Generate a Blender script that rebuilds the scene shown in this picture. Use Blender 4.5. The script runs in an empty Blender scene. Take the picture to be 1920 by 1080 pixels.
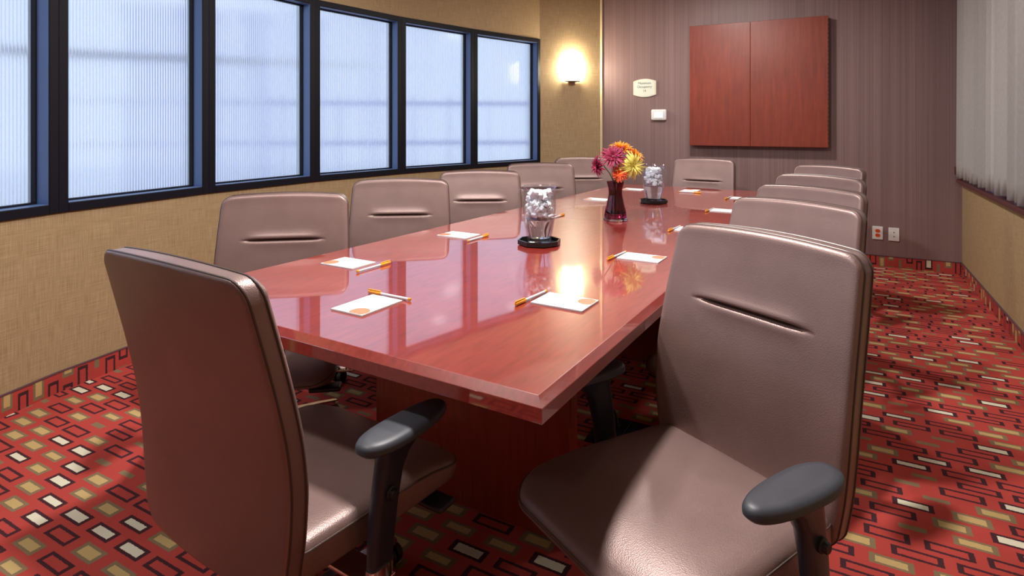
import bpy, bmesh, math, random
from mathutils import Vector, Matrix
random.seed(7)
S = bpy.context.scene
C = S.collection
PI = math.pi

# ------------------------------------------------------------------ camera
cam = bpy.data.cameras.new('camera')
cam.sensor_fit = 'HORIZONTAL'; cam.sensor_width = 36.0
cam.lens = 1113.0 / 1920.0 * 36.0
cam.shift_y = -305.0 / 1920.0
cam.clip_start = 0.02
camo = bpy.data.objects.new('camera', cam); C.objects.link(camo)
camo.location = (0, 0, 1.265); camo.rotation_euler = (PI/2, 0, 0)
S.camera = camo

# ------------------------------------------------------------------ world, exposure
SKY_COL, SKY_STR = (0.70, 0.82, 1.0), 1.26
wd = bpy.data.worlds.new('overcast_sky'); S.world = wd; wd.use_nodes = True
bg = wd.node_tree.nodes.get('Background')
bg.inputs[0].default_value = (*SKY_COL, 1); bg.inputs[1].default_value = SKY_STR
S.view_settings.view_transform = 'Standard'; S.view_settings.look = 'None'
S.view_settings.gamma = 1.0; S.view_settings.use_curve_mapping = False
S.view_settings.exposure = 0.0
S.cycles.use_denoising = True
S.cycles.caustics_reflective = True; S.cycles.caustics_refractive = True
S.cycles.max_bounces = 12; S.cycles.transmission_bounces = 10; S.cycles.transparent_max_bounces = 12
S.cycles.sample_clamp_indirect = 6.0

# ceiling lamps: (x, y, watts, radius)
CEIL_Z = 2.72
CEIL = [(-0.04, 2.18, 76, .12, 'recessed ceiling downlight above the near half of the table'),
        (1.41, 4.79, 46, .11, 'recessed ceiling downlight above the far half of the table'),
        (-0.70, -0.60, 3, .11, 'recessed ceiling downlight behind the camera'),
        (2.10, 2.60, 9, .11, 'added fill downlight above the aisle by the curtain'),  # unseen lamp, added to even out the light on this side
        (-1.25, 1.45, 24, .11, 'added fill downlight between the windows and the near table end'),  # unseen fill, added to brighten the right foreground chair and left floor
        (-1.05, 3.60, 9, .11, 'added fill downlight close to the ribbed windows')]  # unseen lamp, added for even light along the window wall
LAMP_COL = (1.0, 0.94, 0.88)

# ------------------------------------------------------------------ helpers
def link(o, parent=None):
    C.objects.link(o)
    if parent is not None: o.parent = parent
    return o
def tag(o, label=None, cat=None, group=None, kind=None):
    if label: o['label'] = label
    if cat: o['category'] = cat
    if group: o['group'] = group
    if kind: o['kind'] = kind
    return o
def empty(name, loc=(0, 0, 0), rz=0.0):
    o = bpy.data.objects.new(name, None); o.empty_display_size = .05
    C.objects.link(o); o.location = loc; o.rotation_euler = (0, 0, rz); return o
def mesh_obj(name, bm, mat, parent=None, smooth=False, loc=None, rot=None, angle=None):
    me = bpy.data.meshes.new(name)
    bmesh.ops.recalc_face_normals(bm, faces=bm.faces)
    if smooth:
        for f in bm.faces: f.smooth = True
        a = math.radians(angle if angle else 40)
        for e in bm.edges:
            if len(e.link_faces) == 2 and e.calc_face_angle(0) > a: e.smooth = False
    bm.to_mesh(me); bm.free()
    if mat: me.materials.append(mat)
    o = bpy.data.objects.new(name, me)
    if loc is not None: o.location = loc
    if rot is not None: o.rotation_euler = rot
    return link(o, parent)
def copy_tree(o, parent=None):
    c = o.copy(); C.objects.link(c); c.parent = parent
    for ch in list(o.children): copy_tree(ch, c)
    return c
def bx(bm, x0, x1, y0, y1, z0, z1, M=None):
    vs = [bm.verts.new((x, y, z)) for z in (z0, z1) for y in (y0, y1) for x in (x0, x1)]
    for a, b, c, d in ((0,2,3,1),(4,5,7,6),(0,1,5,4),(2,6,7,3),(0,4,6,2),(1,3,7,5)):
        bm.faces.new((vs[a], vs[b], vs[c], vs[d]))
    if M is not None:
        for v in vs: v.co = M @ v.co
    return vs
def bevel_box(bm, x0, x1, y0, y1, z0, z1, r=.004, seg=2, M=None):
    b = bmesh.new(); bx(b, x0, x1, y0, y1, z0, z1)
    bmesh.ops.bevel(b, geom=list(b.edges), offset=r, segments=seg, affect='EDGES', profile=.5)
    append(bm, b, M)
def append(bm, b, M=None):
    mp = {}
    for v in b.verts: mp[v] = bm.verts.new(M @ v.co if M is not None else v.co)
    for f in b.faces:
        try: bm.faces.new([mp[v] for v in f.verts])
        except ValueError: pass
    b.free()
def loft(bm, rings, closed=True, cap0=True, cap1=True):
    R = [[bm.verts.new(p) for p in r] for r in rings]
    n = len(R[0])
    for i in range(len(R)-1):
        for j in range(n if closed else n-1):
            k = (j+1) % n
            bm.faces.new((R[i][j], R[i][k], R[i+1][k], R[i+1][j]))
    if cap0: bm.faces.new(R[0])
    if cap1: bm.faces.new(R[-1][::-1])
    return R
def lathe(bm, prof, n=32, M=None, cap0=True, cap1=True, f=None):
    rings = []
    for r, z in prof:
        ring = []
        for k in range(n):
            a = 2*PI*k/n
            p = Vector((r*math.cos(a), r*math.sin(a), z))
            if f: p = f(p, a)
            if M is not None: p = M @ p
            ring.append(p)
        rings.append(ring)
    return loft(bm, rings, True, cap0, cap1)
def tube(bm, pts, r, n=8, closed=False, cap=True):
    pts = [Vector(p) for p in pts]; m = len(pts); rings = []
    prev = None
    for i, p in enumerate(pts):
        if closed: t = pts[(i+1) % m] - pts[i-1]
        else: t = pts[min(i+1, m-1)] - pts[max(i-1, 0)]
        t.normalize()
        if prev is None:
            ref = Vector((0, 0, 1)) if abs(t.z) < .9 else Vector((1, 0, 0))
            u = t.cross(ref).normalized()
        else:
            u = (prev - t*prev.dot(t)).normalized()
        prev = u; w = t.cross(u)
        rr = r[i] if isinstance(r, (list, tuple)) else r
        rings.append([p + u*rr*math.cos(2*PI*k/n) + w*rr*math.sin(2*PI*k/n) for k in range(n)])
    if closed: rings.append(rings[0])
    if closed:
        R = [[bm.verts.new(p) for p in r_] for r_ in rings[:-1]]
        for i in range(m):
            for j in range(n):
                k = (j+1) % n; a, b = R[i], R[(i+1) % m]
                bm.faces.new((a[j], a[k], b[k], b[j]))
    else: loft(bm, rings, True, cap, cap)
def uvset(o, fn):
    me = o.data; uv = me.uv_layers.new(name='UVMap')
    for poly in me.polygons:
        for li in poly.loop_indices:
            uv.data[li].uv = fn(me.vertices[me.loops[li].vertex_index].co, poly.normal)
def lerp_tab(tab, x):
    if x <= tab[0][0]: return tab[0][1]
    for (a, fa), (b, fb) in zip(tab, tab[1:]):
        if x <= b:
            t = (x-a)/(b-a); return fa + (fb-fa)*t
    return tab[-1][1]
def smooth_tab(tab, x):
    d = .03
    return sum(lerp_tab(tab, x+k*d) for k in (-2, -1, 0, 1, 2))/5

# ------------------------------------------------------------------ node helpers
class NT:
    def __init__(s, name):
        s.m = bpy.data.materials.new(name); s.m.use_nodes = True
        s.t = s.m.node_tree; s.b = s.t.nodes['Principled BSDF']; s.out = s.t.nodes['Material Output']
    def n(s, typ, **k):
        nd = s.t.nodes.new(typ)
        for a, v in k.items(): setattr(nd, a, v)
        return nd
    def put(s, sock, v):
        if isinstance(v, bpy.types.NodeSocket): s.t.links.new(v, sock)
        elif v is not None:
            if isinstance(v, (tuple, list)) and sock.type == 'RGBA' and len(v) == 3: v = (*v, 1)
            sock.default_value = v
    def math(s, op, a, b=None, c=None):
        nd = s.n('ShaderNodeMath', operation=op)
        for i, v in enumerate((a, b, c)):
            if v is not None: s.put(nd.inputs[i], v)
        return nd.outputs[0]
    def mix(s, f, a, b, mode='MIX'):
        nd = s.n('ShaderNodeMix', data_type='RGBA', blend_type=mode)
        s.put(nd.inputs[0], f); s.put(nd.inputs[6], a); s.put(nd.inputs[7], b); return nd.outputs[2]
    def noise(s, vec, scale, detail=2, rough=.5, dim='3D'):
        nd = s.n('ShaderNodeTexNoise', noise_dimensions=dim)
        if vec is not None: s.put(nd.inputs['Vector'], vec)
        nd.inputs['Scale'].default_value = scale; nd.inputs['Detail'].default_value = detail
        nd.inputs['Roughness'].default_value = rough; return nd.outputs[0]
    def mapping(s, vec, scale=(1, 1, 1), rot=(0, 0, 0), loc=(0, 0, 0)):
        nd = s.n('ShaderNodeMapping'); s.put(nd.inputs[0], vec)
        nd.inputs[1].default_value = loc; nd.inputs[2].default_value = rot; nd.inputs[3].default_value = scale
        return nd.outputs[0]
    def coord(s, which='Object'): return s.n('ShaderNodeTexCoord').outputs[which]
    def ramp(s, f, stops):
        nd = s.n('ShaderNodeValToRGB'); s.put(nd.inputs[0], f)
        e = nd.color_ramp.elements
        while len(e) < len(stops): e.new(.5)
        for el, (p, c) in zip(e, stops): el.position = p; el.color = (*c, 1)
        return nd.outputs[0]
    def bump(s, h, strength=.2, dist=.002):
        nd = s.n('ShaderNodeBump'); s.put(nd.inputs['Height'], h)
        nd.inputs['Strength'].default_value = strength; nd.inputs['Distance'].default_value = dist
        s.t.links.new(nd.outputs[0], s.b.inputs['Normal']); return nd.outputs[0]
    def set(s, **k):
        for a, v in k.items(): s.put(s.b.inputs[a.replace('_', ' ')], v)
        return s.m
def simple(name, col, rough=.5, metal=0.0, **k):
    n = NT(name)
    nz = n.noise(n.coord(), 60, 3)
    n.put(n.b.inputs['Base Color'], n.mix(n.math('MULTIPLY', nz, .18), col, tuple(c*.75 for c in col)))
    n.set(Roughness=rough, Metallic=metal)
    for a, v in k.items(): n.put(n.b.inputs[a.replace('_', ' ')], v)
    return n.m

# ------------------------------------------------------------------ materials
def m_carpet():
    n = NT('carpet')
    uv = n.coord('UV')
    wob = n.n('ShaderNodeTexNoise', noise_dimensions='2D'); n.put(wob.inputs[0], uv)
    wob.inputs['Scale'].default_value = 260; wob.inputs['Detail'].default_value = 1
    add = n.n('ShaderNodeVectorMath', operation='MULTIPLY_ADD')
    n.put(add.inputs[0], wob.outputs[1]); add.inputs[1].default_value = (.0045, .0045, 0); n.put(add.inputs[2], uv)
    sep = n.n('ShaderNodeSeparateXYZ'); n.put(sep.inputs[0], add.outputs[0])
    U, V = sep.outputs[0], sep.outputs[1]
    rh, cw = .069, .158
    vr = n.math('DIVIDE', V, rh); row = n.math('FLOOR', vr)
    w1 = n.n('ShaderNodeTexWhiteNoise', noise_dimensions='1D'); n.put(w1.inputs['W'], row)
    off = n.math('ADD', n.math('MULTIPLY', n.math('FLOORED_MODULO', row, 2.0), .5), n.math('MULTIPLY', w1.outputs[0], .38))
    ur = n.math('ADD', n.math('DIVIDE', U, cw), off); col = n.math('FLOOR', ur)
    cmb = n.n('ShaderNodeCombineXYZ'); n.put(cmb.inputs[0], col); n.put(cmb.inputs[1], row)
    w2 = n.n('ShaderNodeTexWhiteNoise', noise_dimensions='2D'); n.put(w2.inputs['Vector'], cmb.outputs[0])
    sc = n.n('ShaderNodeSeparateColor'); n.put(sc.inputs[0], w2.outputs[1])
    t, s1, s2 = w2.outputs[0], sc.outputs[0], sc.outputs[1]
    dx = n.math('MULTIPLY', n.math('ABSOLUTE', n.math('SUBTRACT', n.math('FRACT', ur), .5)), cw)
    dy = n.math('MULTIPLY', n.math('ABSOLUTE', n.math('SUBTRACT', n.math('FRACT', vr), .5)), rh)
    small = n.math('GREATER_THAN', t, .90)
    hx = n.math('MULTIPLY', n.math('ADD', .050, n.math('MULTIPLY', s1, .020)), n.math('SUBTRACT', 1.0, n.math('MULTIPLY', small, .45)))
    hy = n.math('MULTIPLY', n.math('ADD', .0205, n.math('MULTIPLY', s2, .006)), n.math('SUBTRACT', 1.0, n.math('MULTIPLY', small, .5)))
    e = n.math('MINIMUM', n.math('SUBTRACT', hx, dx), n.math('SUBTRACT', hy, dy))
    inside = n.math('GREATER_THAN', e, 0.0); core = n.math('GREATER_THAN', n.math('MINIMUM', n.math('SUBTRACT', n.math('SUBTRACT', hx, dx), .0155), n.math('SUBTRACT', n.math('SUBTRACT', hy, dy), .0100)), 0.0)
    istan = n.math('LESS_THAN', t, .38); iscream = n.math('MULTIPLY', n.math('LESS_THAN', t, .52), n.math('GREATER_THAN', t, .38))
    red, tan, olive, cream, dark = (.52, .072, .060), (.62, .44, .19), (.27, .19, .11), (.85, .80, .62), (.075, .026, .034)
    border = n.mix(n.math('MAXIMUM', istan, small), dark, olive)
    corec = n.mix(istan, red, tan); corec = n.mix(iscream, corec, cream); corec = n.mix(small, corec, olive)
    patt = n.mix(core, border, corec)
    colr = n.mix(inside, red, patt)
    fz = n.noise(uv, 900, 2, .6); big = n.noise(uv, 3, 2)
    colr = n.mix(n.math('MULTIPLY', fz, .55), colr, (.0, .0, .0), 'MIX')
    colr = n.mix(1.0, colr, n.ramp(big, [(.3, (1.15, 1.15, 1.15)), (.7, (1.4, 1.4, 1.4))]), 'MULTIPLY')
    n.put(n.b.inputs['Base Color'], colr)
    n.bump(fz, .6, .004); n.set(Roughness=.95)
    n.b.inputs['Specular IOR Level'].default_value = .1
    return n.m
def m_weave():
    n = NT('yellow_woven_wallcovering'); uv = n.coord('UV')
    a = n.noise(n.mapping(uv, (220, 9, 1)), 1, 3); b = n.noise(n.mapping(uv, (7, 260, 1)), 1, 3); c = n.noise(uv, 1.4, 2)
    f = n.math('ADD', n.math('MULTIPLY', a, .55), n.math('MULTIPLY', b, .45))
    col = n.ramp(f, [(.33, (.285, .195, .100)), (.5, (.375, .265, .146)), (.67, (.455, .335, .196))])
    n.put(n.b.inputs['Base Color'], col); n.bump(f, .25, .002); n.set(Roughness=.7)
    n.b.inputs['Specular IOR Level'].default_value = .25
    return n.m
def m_brown():
    n = NT('brown_striped_wallcovering'); uv = n.coord('UV')
    a = n.noise(n.mapping(uv, (170, .25, 1)), 1, 4, .7); b = n.noise(n.mapping(uv, (11, .1, 1)), 1, 2)
    f = n.math('ADD', n.math('MULTIPLY', a, .75), n.math('MULTIPLY', b, .25))
    col = n.ramp(f, [(.34, (.170, .106, .102)), (.5, (.235, .150, .146)), (.66, (.30, .198, .192))])
    n.put(n.b.inputs['Base Color'], col); n.bump(a, .15, .001)
    n.set(Roughness=n.math('ADD', .42, n.math('MULTIPLY', a, .15)))
    n.b.inputs['Specular IOR Level'].default_value = .4
    return n.m
def m_wood(name, c0, c1, c2, rough, coat, coatrough, scale=(1.2, 14, 14), uv='Object', coatior=1.5):
    n = NT(name); co = n.mapping(n.coord(uv), scale)
    a = n.noise(co, 3.0, 6, .62); big = n.noise(n.coord(uv), 2.2, 3)
    f = n.math('ADD', n.math('MULTIPLY', a, .7), n.math('MULTIPLY', big, .3))
    col = n.ramp(f, [(.32, c0), (.5, c1), (.68, c2)])
    n.put(n.b.inputs['Base Color'], col); n.set(Roughness=rough)
    n.b.inputs['Coat IOR'].default_value = coatior
    n.b.inputs['Coat Weight'].default_value = coat; n.b.inputs['Coat Roughness'].default_value = coatrough
    return n.m
def m_leather():
    n = NT('brown_pearl_leather'); co = n.coord()
    v = n.n('ShaderNodeTexVoronoi', feature='F1'); n.put(v.inputs['Vector'], co); v.inputs['Scale'].default_value = 420
    a = n.noise(co, 900, 2); c = n.noise(co, 6, 3)
    col = n.ramp(c, [(.3, (.222, .143, .132)), (.7, (.270, .177, .165))])
    n.put(n.b.inputs['Base Color'], col)
    h = n.math('ADD', v.outputs[0], n.math('MULTIPLY', a, .4)); n.bump(h, .22, .0012)
    n.set(Roughness=.38, Metallic=.30); n.b.inputs['Specular IOR Level'].default_value = .6
    return n.m
def glass(name, col, rough=0.0, ior=1.45):
    n = NT(name); n.set(Base_Color=(*col, 1), Roughness=rough, IOR=ior)
    n.b.inputs['Transmission Weight'].default_value = 1.0
    return n.m
def thin_glass(name):
    n = NT(name); lw = n.n('ShaderNodeLayerWeight'); lw.inputs[0].default_value = .5
    f = n.math('ADD', .05, n.math('MULTIPLY', n.math('POWER', lw.outputs['Facing'], 3.0), .65))
    tp = n.n('ShaderNodeBsdfTransparent'); tp.inputs[0].default_value = (.95, .965, .985, 1)
    gl = n.n('ShaderNodeBsdfGlossy'); gl.inputs['Roughness'].default_value = .08; gl.inputs[0].default_value = (.90, .94, 1, 1)
    mx = n.n('ShaderNodeMixShader'); n.put(mx.inputs[0], f)
    n.t.links.new(tp.outputs[0], mx.inputs[1]); n.t.links.new(gl.outputs[0], mx.inputs[2])
    n.t.links.new(mx.outputs[0], n.out.inputs[0]); return n.m
def m_reeded():
    n = NT('reeded_frosted_glass')
    uv = n.n('ShaderNodeSeparateXYZ'); n.put(uv.inputs[0], n.coord('UV'))
    ph = n.math('ABSOLUTE', n.math('SUBTRACT', n.math('FRACT', uv.outputs[0]), .5))      # 0 on the crest, .5 in the groove
    g = n.math('POWER', n.math('MULTIPLY', ph, 2.0), 3.0)
    col = n.mix(g, (.98, .99, 1.0), (.64, .72, .95))
    n.set(Base_Color=col, Roughness=.11, IOR=1.35); n.b.inputs['Transmission Weight'].default_value = 1.0
    tr = n.n('ShaderNodeBsdfTranslucent'); n.put(tr.inputs[0], col)
    mx = n.n('ShaderNodeMixShader'); mx.inputs[0].default_value = .30
    n.t.links.new(n.b.outputs[0], mx.inputs[1]); n.t.links.new(tr.outputs[0], mx.inputs[2])
    n.t.links.new(mx.outputs[0], n.out.inputs[0]); return n.m
def m_emit(name, col, strength):
    n = NT(name); n.set(Base_Color=(*col, 1), Roughness=.4)
    n.b.inputs['Emission Color'].default_value = (*col, 1); n.b.inputs['Emission Strength'].default_value = strength
    return n.m
def m_curtain():
    n = NT('white_curtain_fabric'); uv = n.coord('Object')
    w = n.noise(n.mapping(uv, (400, 400, 40)), 1, 2)
    n.put(n.b.inputs['Base Color'], n.ramp(w, [(.3, (.42, .40, .39)), (.7, (.50, .475, .46))])); n.set(Roughness=.85)
    tr = n.n('ShaderNodeBsdfTranslucent'); tr.inputs[0].default_value = (.75, .72, .70, 1)
    mx = n.n('ShaderNodeMixShader'); mx.inputs[0].default_value = .12
    n.t.links.new(n.b.outputs[0], mx.inputs[1]); n.t.links.new(tr.outputs[0], mx.inputs[2])
    n.t.links.new(mx.outputs[0], n.out.inputs[0]); return n.m

M = dict(
    carpet=m_carpet(), weave=m_weave(), brown=m_brown(), leather=m_leather(), reeded=m_reeded(), curtain=m_curtain(),
    table=m_wood('red_mahogany_gloss', (.200, .014, .010), (.275, .022, .015), (.345, .035, .022), .35, 1.0, .035, (22, 3, 22), coatior=2.3),
    pedestal=m_wood('red_mahogany_satin', (.17, .022, .012), (.24, .032, .016), (.31, .048, .022), .34, .5, .12, (20, 20, 1.5)),
    cabinet=m_wood('cherry_veneer', (.155, .016, .005), (.21, .024, .0065), (.265, .036, .010), .50, .35, .26, (16, 16, 1.3), coatior=1.5),
    frame=simple('black_aluminium', (.006, .006, .012), .50, 0, Specular_IOR_Level=.20),
    jamb_light=simple('painted_blue_jamb_light', (.10, .17, .36), .4),  # blue daylight on the black jambs, put into a base colour
    ceiling=simple('ceiling_paint', (.46, .45, .44), .9),
    plastic=simple('black_arm_plastic', (.018, .022, .036), .34),
    pad=simple('grey_black_arm_pad', (.045, .050, .066), .46),
    black=simple('black_rubber', (.012, .012, .013), .5),
    chrome=simple('chrome', (.80, .80, .82), .10, 1.0),
    steel=simple('brushed_steel', (.55, .53, .50), .3, 1.0),
    stitch=simple('leather_piping', (.075, .045, .040), .4),
    thread=simple('stitching_thread', (.10, .06, .055), .6),
    white=simple('white_plastic', (.80, .80, .78), .4),
    cream=simple('cream_plaque', (.74, .72, .56), .45),
    paper=simple('white_paper', (.74, .75, .78), .6),
    peach=simple('peach_print', (.80, .21, .115), .6),
    orange=simple('orange_plastic', (.90, .38, .03), .3),
    barrel=simple('clear_white_barrel', (.72, .72, .76), .15),
    outlet=simple('orange_receptacle', (.75, .10, .02), .4),
    grey=simple('grey_lettering', (.16, .17, .15), .6),
    mahog=simple('dark_mahogany_sill', (.085, .018, .020), .3),
    glass=thin_glass('clear_glass'),
    slab=glass('clear_base_glass', (.95, .96, 1.0), 0.0, 1.45),
    water=glass('water', (.97, .98, 1.0), 0.0, 1.33),
    plum=glass('plum_glass', (.30, .020, .085), .0, 1.5),
    tray=simple('black_lacquer', (.012, .012, .013), .12),
    stem=simple('dark_green_stem', (.05, .10, .025), .5),
    exterior=simple('lavender_render', (.30, .30, .72), .9),
    pale=simple('pale_concrete', (.80, .82, .86), .9),
    exbeam=simple('dark_purple_beam', (.06, .03, .07), .8),
    thermo_screen=m_emit('lcd_screen', (.60, .72, 1.0), .7),
    lens=m_emit('lamp_lens', LAMP_COL, 6.0),
    shade=m_emit('lit_glass_shade', (1.0, .90, .68), 75.0),
)
_ice = NT('ice'); _ice.set(Base_Color=(.92, .95, 1.0, 1), Roughness=.25, IOR=1.31)
_ice.b.inputs['Transmission Weight'].default_value = .15; M['ice'] = _ice.m
def petal_mat(name, c0, c1):
    n = NT(name); nz = n.noise(n.coord(), 55, 2)
    n.put(n.b.inputs['Base Color'], n.ramp(nz, [(.35, c0), (.65, c1)])); n.set(Roughness=.6)
    return n.m
M['burgundy'] = petal_mat('burgundy_petals', (.22, .008, .045), (.42, .028, .10))
M['orangep'] = petal_mat('orange_petals', (.86, .22, .01), (.95, .42, .02))
M['yellowp'] = petal_mat('yellow_green_petals', (.72, .62, .09), (.88, .80, .25))
M['redp'] = petal_mat('red_orange_petals', (.66, .06, .015), (.85, .14, .03))

# ------------------------------------------------------------------ plan of the room
Q = [(-2.455, .245), (-2.44, 1.11), (-2.35, 1.965), (-2.156, 2.813), (-1.857, 3.622),
     (-1.459, 4.377), (-.951, 5.09), (-.371, 5.735), (.299, 6.406)]
Q = [Vector((x, y, 0)) for x, y in Q]
TH = math.radians(29)
u_ = Vector((math.sin(TH), math.cos(TH), 0)); v_ = Vector((math.cos(TH), -math.sin(TH), 0))
R_ = Vector((3.83, 5.05, 0))
L_ = R_ - v_ * 3.235
RB = R_ - u_ * 8.5
LB = Vector((-2.42, -2.6, 0))
H = 2.75
SILL, HEAD = .85, 2.195
up = Vector((0, 0, 1))

# floor and ceiling follow the plan
plan = [LB] + Q + [L_, R_, RB]
def slab(name, z0, z1, mat):
    bm = bmesh.new(); cen = sum(plan, Vector())/len(plan)
    ps = [p + (p-cen).normalized()*.18 for p in plan]
    loft(bm, [[p + up*z0 for p in ps], [p + up*z1 for p in ps]])
    return mesh_obj(name, bm, mat)
fl = slab('floor', -.10, 0, M['carpet']); tag(fl, kind='structure')
uvset(fl, lambda co, nr: (co.dot(v_), co.dot(u_)))
ce = slab('ceiling', H, H+.1, M['ceiling']); tag(ce, kind='structure')

def wallpiece(bm, a, b, z0, z1, out, uvl, s0):
    """a prism between plan points a and b, thickened outwards"""
    ps = [a, b, b+out[1], a+out[0]]
    vs0 = [bm.verts.new(p + up*z0) for p in ps]; vs1 = [bm.verts.new(p + up*z1) for p in ps]
    L = (b-a).length; ss = [s0, s0+L, s0+L, s0]
    fs = [bm.faces.new(vs0[::-1]), bm.faces.new(vs1)]
    for i in range(4):
        j = (i+1) % 4; fs.append(bm.faces.new((vs0[i], vs0[j], vs1[j], vs1[i])))
    val = {}
    for i in range(4): val[vs0[i]] = (ss[i], z0); val[vs1[i]] = (ss[i], z1)
    for f in fs:
        for l in f.loops: l[uvl].uv = val[l.vert]
def outward(a, b):      # left of travel direction
    d = (b-a).normalized(); return Vector((-d.y, d.x, 0))
T = .16
# left (window) wall
chain = [LB] + Q + [L_]
nor = [outward(chain[i], chain[i+1]) for i in range(len(chain)-1)]
vn = [nor[0]] + [((nor[i]+nor[i+1]).normalized()) for i in range(len(nor)-1)] + [nor[-1]]
bm = bmesh.new(); uvl = bm.loops.layers.uv.new('UVMap'); s = 0
for i in range(len(chain)-1):
    a, b = chain[i], chain[i+1]; o = (vn[i]*T, vn[i+1]*T)
    if 1 <= i <= 8:
        wallpiece(bm, a, b, 0, SILL, o, uvl, s); wallpiece(bm, a, b, HEAD, H, o, uvl, s)
    else: wallpiece(bm, a, b, 0, H, o, uvl, s)
    s += (b-a).length
tag(mesh_obj('wall_left', bm, M['weave']), kind='structure')
# back (brown) wall
bm = bmesh.new(); uvl = bm.loops.layers.uv.new('UVMap')
wallpiece(bm, L_, R_, 0, H, (u_*T, u_*T), uvl, 0)
tag(mesh_obj('wall_back', bm, M['brown']), kind='structure')
# right wall with a curtained window
WR0, WR1, WSILL, WHEAD = .02, 4.6, .81, 2.45
bm = bmesh.new(); uvl = bm.loops.layers.uv.new('UVMap')
ro = v_*T
wallpiece(bm, R_, R_-u_*WR0, 0, H, (ro, ro), uvl, 0)
wallpiece(bm, R_-u_*WR0, R_-u_*WR1, 0, WSILL-.03, (ro, ro), uvl, WR0)
wallpiece(bm, R_-u_*WR0, R_-u_*WR1, WHEAD, H, (ro, ro), uvl, WR0)
wallpiece(bm, R_-u_*WR1, RB, 0, H, (ro, ro), uvl, WR1)
tag(mesh_obj('wall_right', bm, M['weave']), kind='structure')
bm = bmesh.new(); uvl = bm.loops.layers.uv.new('UVMap')
rn = outward(RB, LB)*T
wallpiece(bm, RB, LB, 0, H, (rn, rn), uvl, 0)
tag(mesh_obj('wall_rear', bm, M['weave']), kind='structure')

# carpet baseboards with a purple cap line
def baseboard(name, pts, sgn):
    bm = bmesh.new(); uvl = bm.loops.layers.uv.new('UVMap'); s = 0; cap = bmesh.new()
    for a, b in zip(pts, pts[1:]):
        inn = -outward(a, b)*sgn
        wallpiece(bm, a, b, 0, .092, (inn*.010, inn*.010), uvl, s)
        d = (b-a).normalized(); Mx = Matrix((( d.x, inn.x, 0, a.x), (d.y, inn.y, 0, a.y), (0, 0, 1, 0), (0, 0, 0, 1)))
        bx(cap, 0, (b-a).length, 0, .012, .092, .098, Mx)
        s += (b-a).length
    for f in bm.faces:
        for l in f.loops: l[uvl].uv = (l[uvl].uv[1]+.030, l[uvl].uv[0])
    o = mesh_obj(name, bm, M['carpet']); tag(o, kind='structure')
    mesh_obj('binding_strip', cap, M['mauve'], o)
    return o
M['mauve'] = simple('mauve_binding', (.11, .045, .06), .6)
baseboard('baseboard_left', chain, 1)
baseboard('baseboard_back', [L_, R_], 1)
baseboard('baseboard_right', [R_, RB], 1)
# corner bead
bm = bmesh.new(); c = L_ - u_*.012
bx(bm, -.011, .011, -.011, .011, 0, H, Matrix.Translation(c) @ Matrix.Rotation(-TH, 4, 'Z'))
M['bead'] = simple('pale_yellow_trim', (.72, .58, .36), .5)
tag(mesh_obj('trim_1', bm, M['bead']), kind='structure')

# ------------------------------------------------------------------ windows of the curved wall
def seg_frame(a, b):
    d = (b-a).normalized(); o = outward(a, b)
    return Matrix(((d.x, o.x, 0, a.x), (d.y, o.y, 0, a.y), (0, 0, 1, 0), (0, 0, 0, 1))), (b-a).length
for i in range(8):
    a, b = Q[i], Q[i+1]; X, Lw = seg_frame(a, b)
    root = empty('window_%d' % (i+1), a); tag(root, kind='structure')
    inv = Matrix.Translation(-a)
    st, rl, d0, d1 = .046, .044, -.012, .115
    for (x0, x1, z0, z1) in ((0, st, SILL, HEAD), (Lw-st, Lw, SILL, HEAD)):
        bm = bmesh.new(); bevel_box(bm, x0, x1, d0, d1, z0, z1, .003, 1, inv @ X); mesh_obj('stile', bm, M['frame'], root)
    for (z0, z1) in ((SILL, SILL+rl), (HEAD-rl, HEAD)):
        bm = bmesh.new(); bevel_box(bm, st, Lw-st, d0, d1, z0, z1, .003, 1, inv @ X); mesh_obj('rail', bm, M['frame'], root)
    # glazing beads round the pane
    for (x0, x1, z0, z1) in ((st, st+.010, SILL+rl, HEAD-rl), (Lw-st-.010, Lw-st, SILL+rl, HEAD-rl)):
        bm = bmesh.new(); bx(bm, x0, x1, .060, .088, z0, z1, inv @ X); mesh_obj('glazing_bead', bm, M['frame'], root)
    for (z0, z1) in ((SILL+rl, SILL+rl+.010), (HEAD-rl-.010, HEAD-rl)):
        bm = bmesh.new(); bx(bm, st+.010, Lw-st-.010, .060, .088, z0, z1, inv @ X); mesh_obj('glazing_bead', bm, M['frame'], root)
    # ribbed pane: convex reeds towards the room, flat outside
    bm = bmesh.new(); n = 46; x0, x1 = st+.002, Lw-st-.002; k = 6; prof = []
    for r in range(n):
        for j in range(k):
            f = j/k; prof.append((x0+(x1-x0)*(r+f)/n, .090-.0042*math.sin(PI*f)**.8))
    prof.append((x1, .090)); prof += [(x1, .097), (x0, .097)]
    Z0, Z1 = SILL+rl-.002, HEAD-rl+.002
    rings = [[(inv @ X) @ Vector((px, py, z)) for px, py in prof] for z in (Z0, Z1)]
    loft(bm, rings); pn = mesh_obj('pane', bm, M['reeded'], root)
    Xi = (inv @ X).inverted()
    uvset(pn, lambda co, nr: (((Xi @ co).x-x0)/(x1-x0)*n, co.z))
    # added strips on the reveals, blue window light painted into their colour
    for (xa, xb, z0, z1) in ((st, st+.0015, SILL+rl, HEAD-rl), (Lw-st-.0015, Lw-st, SILL+rl, HEAD-rl), (st+.0015, Lw-st-.0015, SILL+rl, SILL+rl+.0015), (st+.0015, Lw-st-.0015, HEAD-rl-.0015, HEAD-rl)):
        bm = bmesh.new(); bx(bm, xa, xb, -.006, .060, z0, z1, inv @ X); mesh_obj('jamb_light_strip', bm, M['jamb_light'], root)

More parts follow.
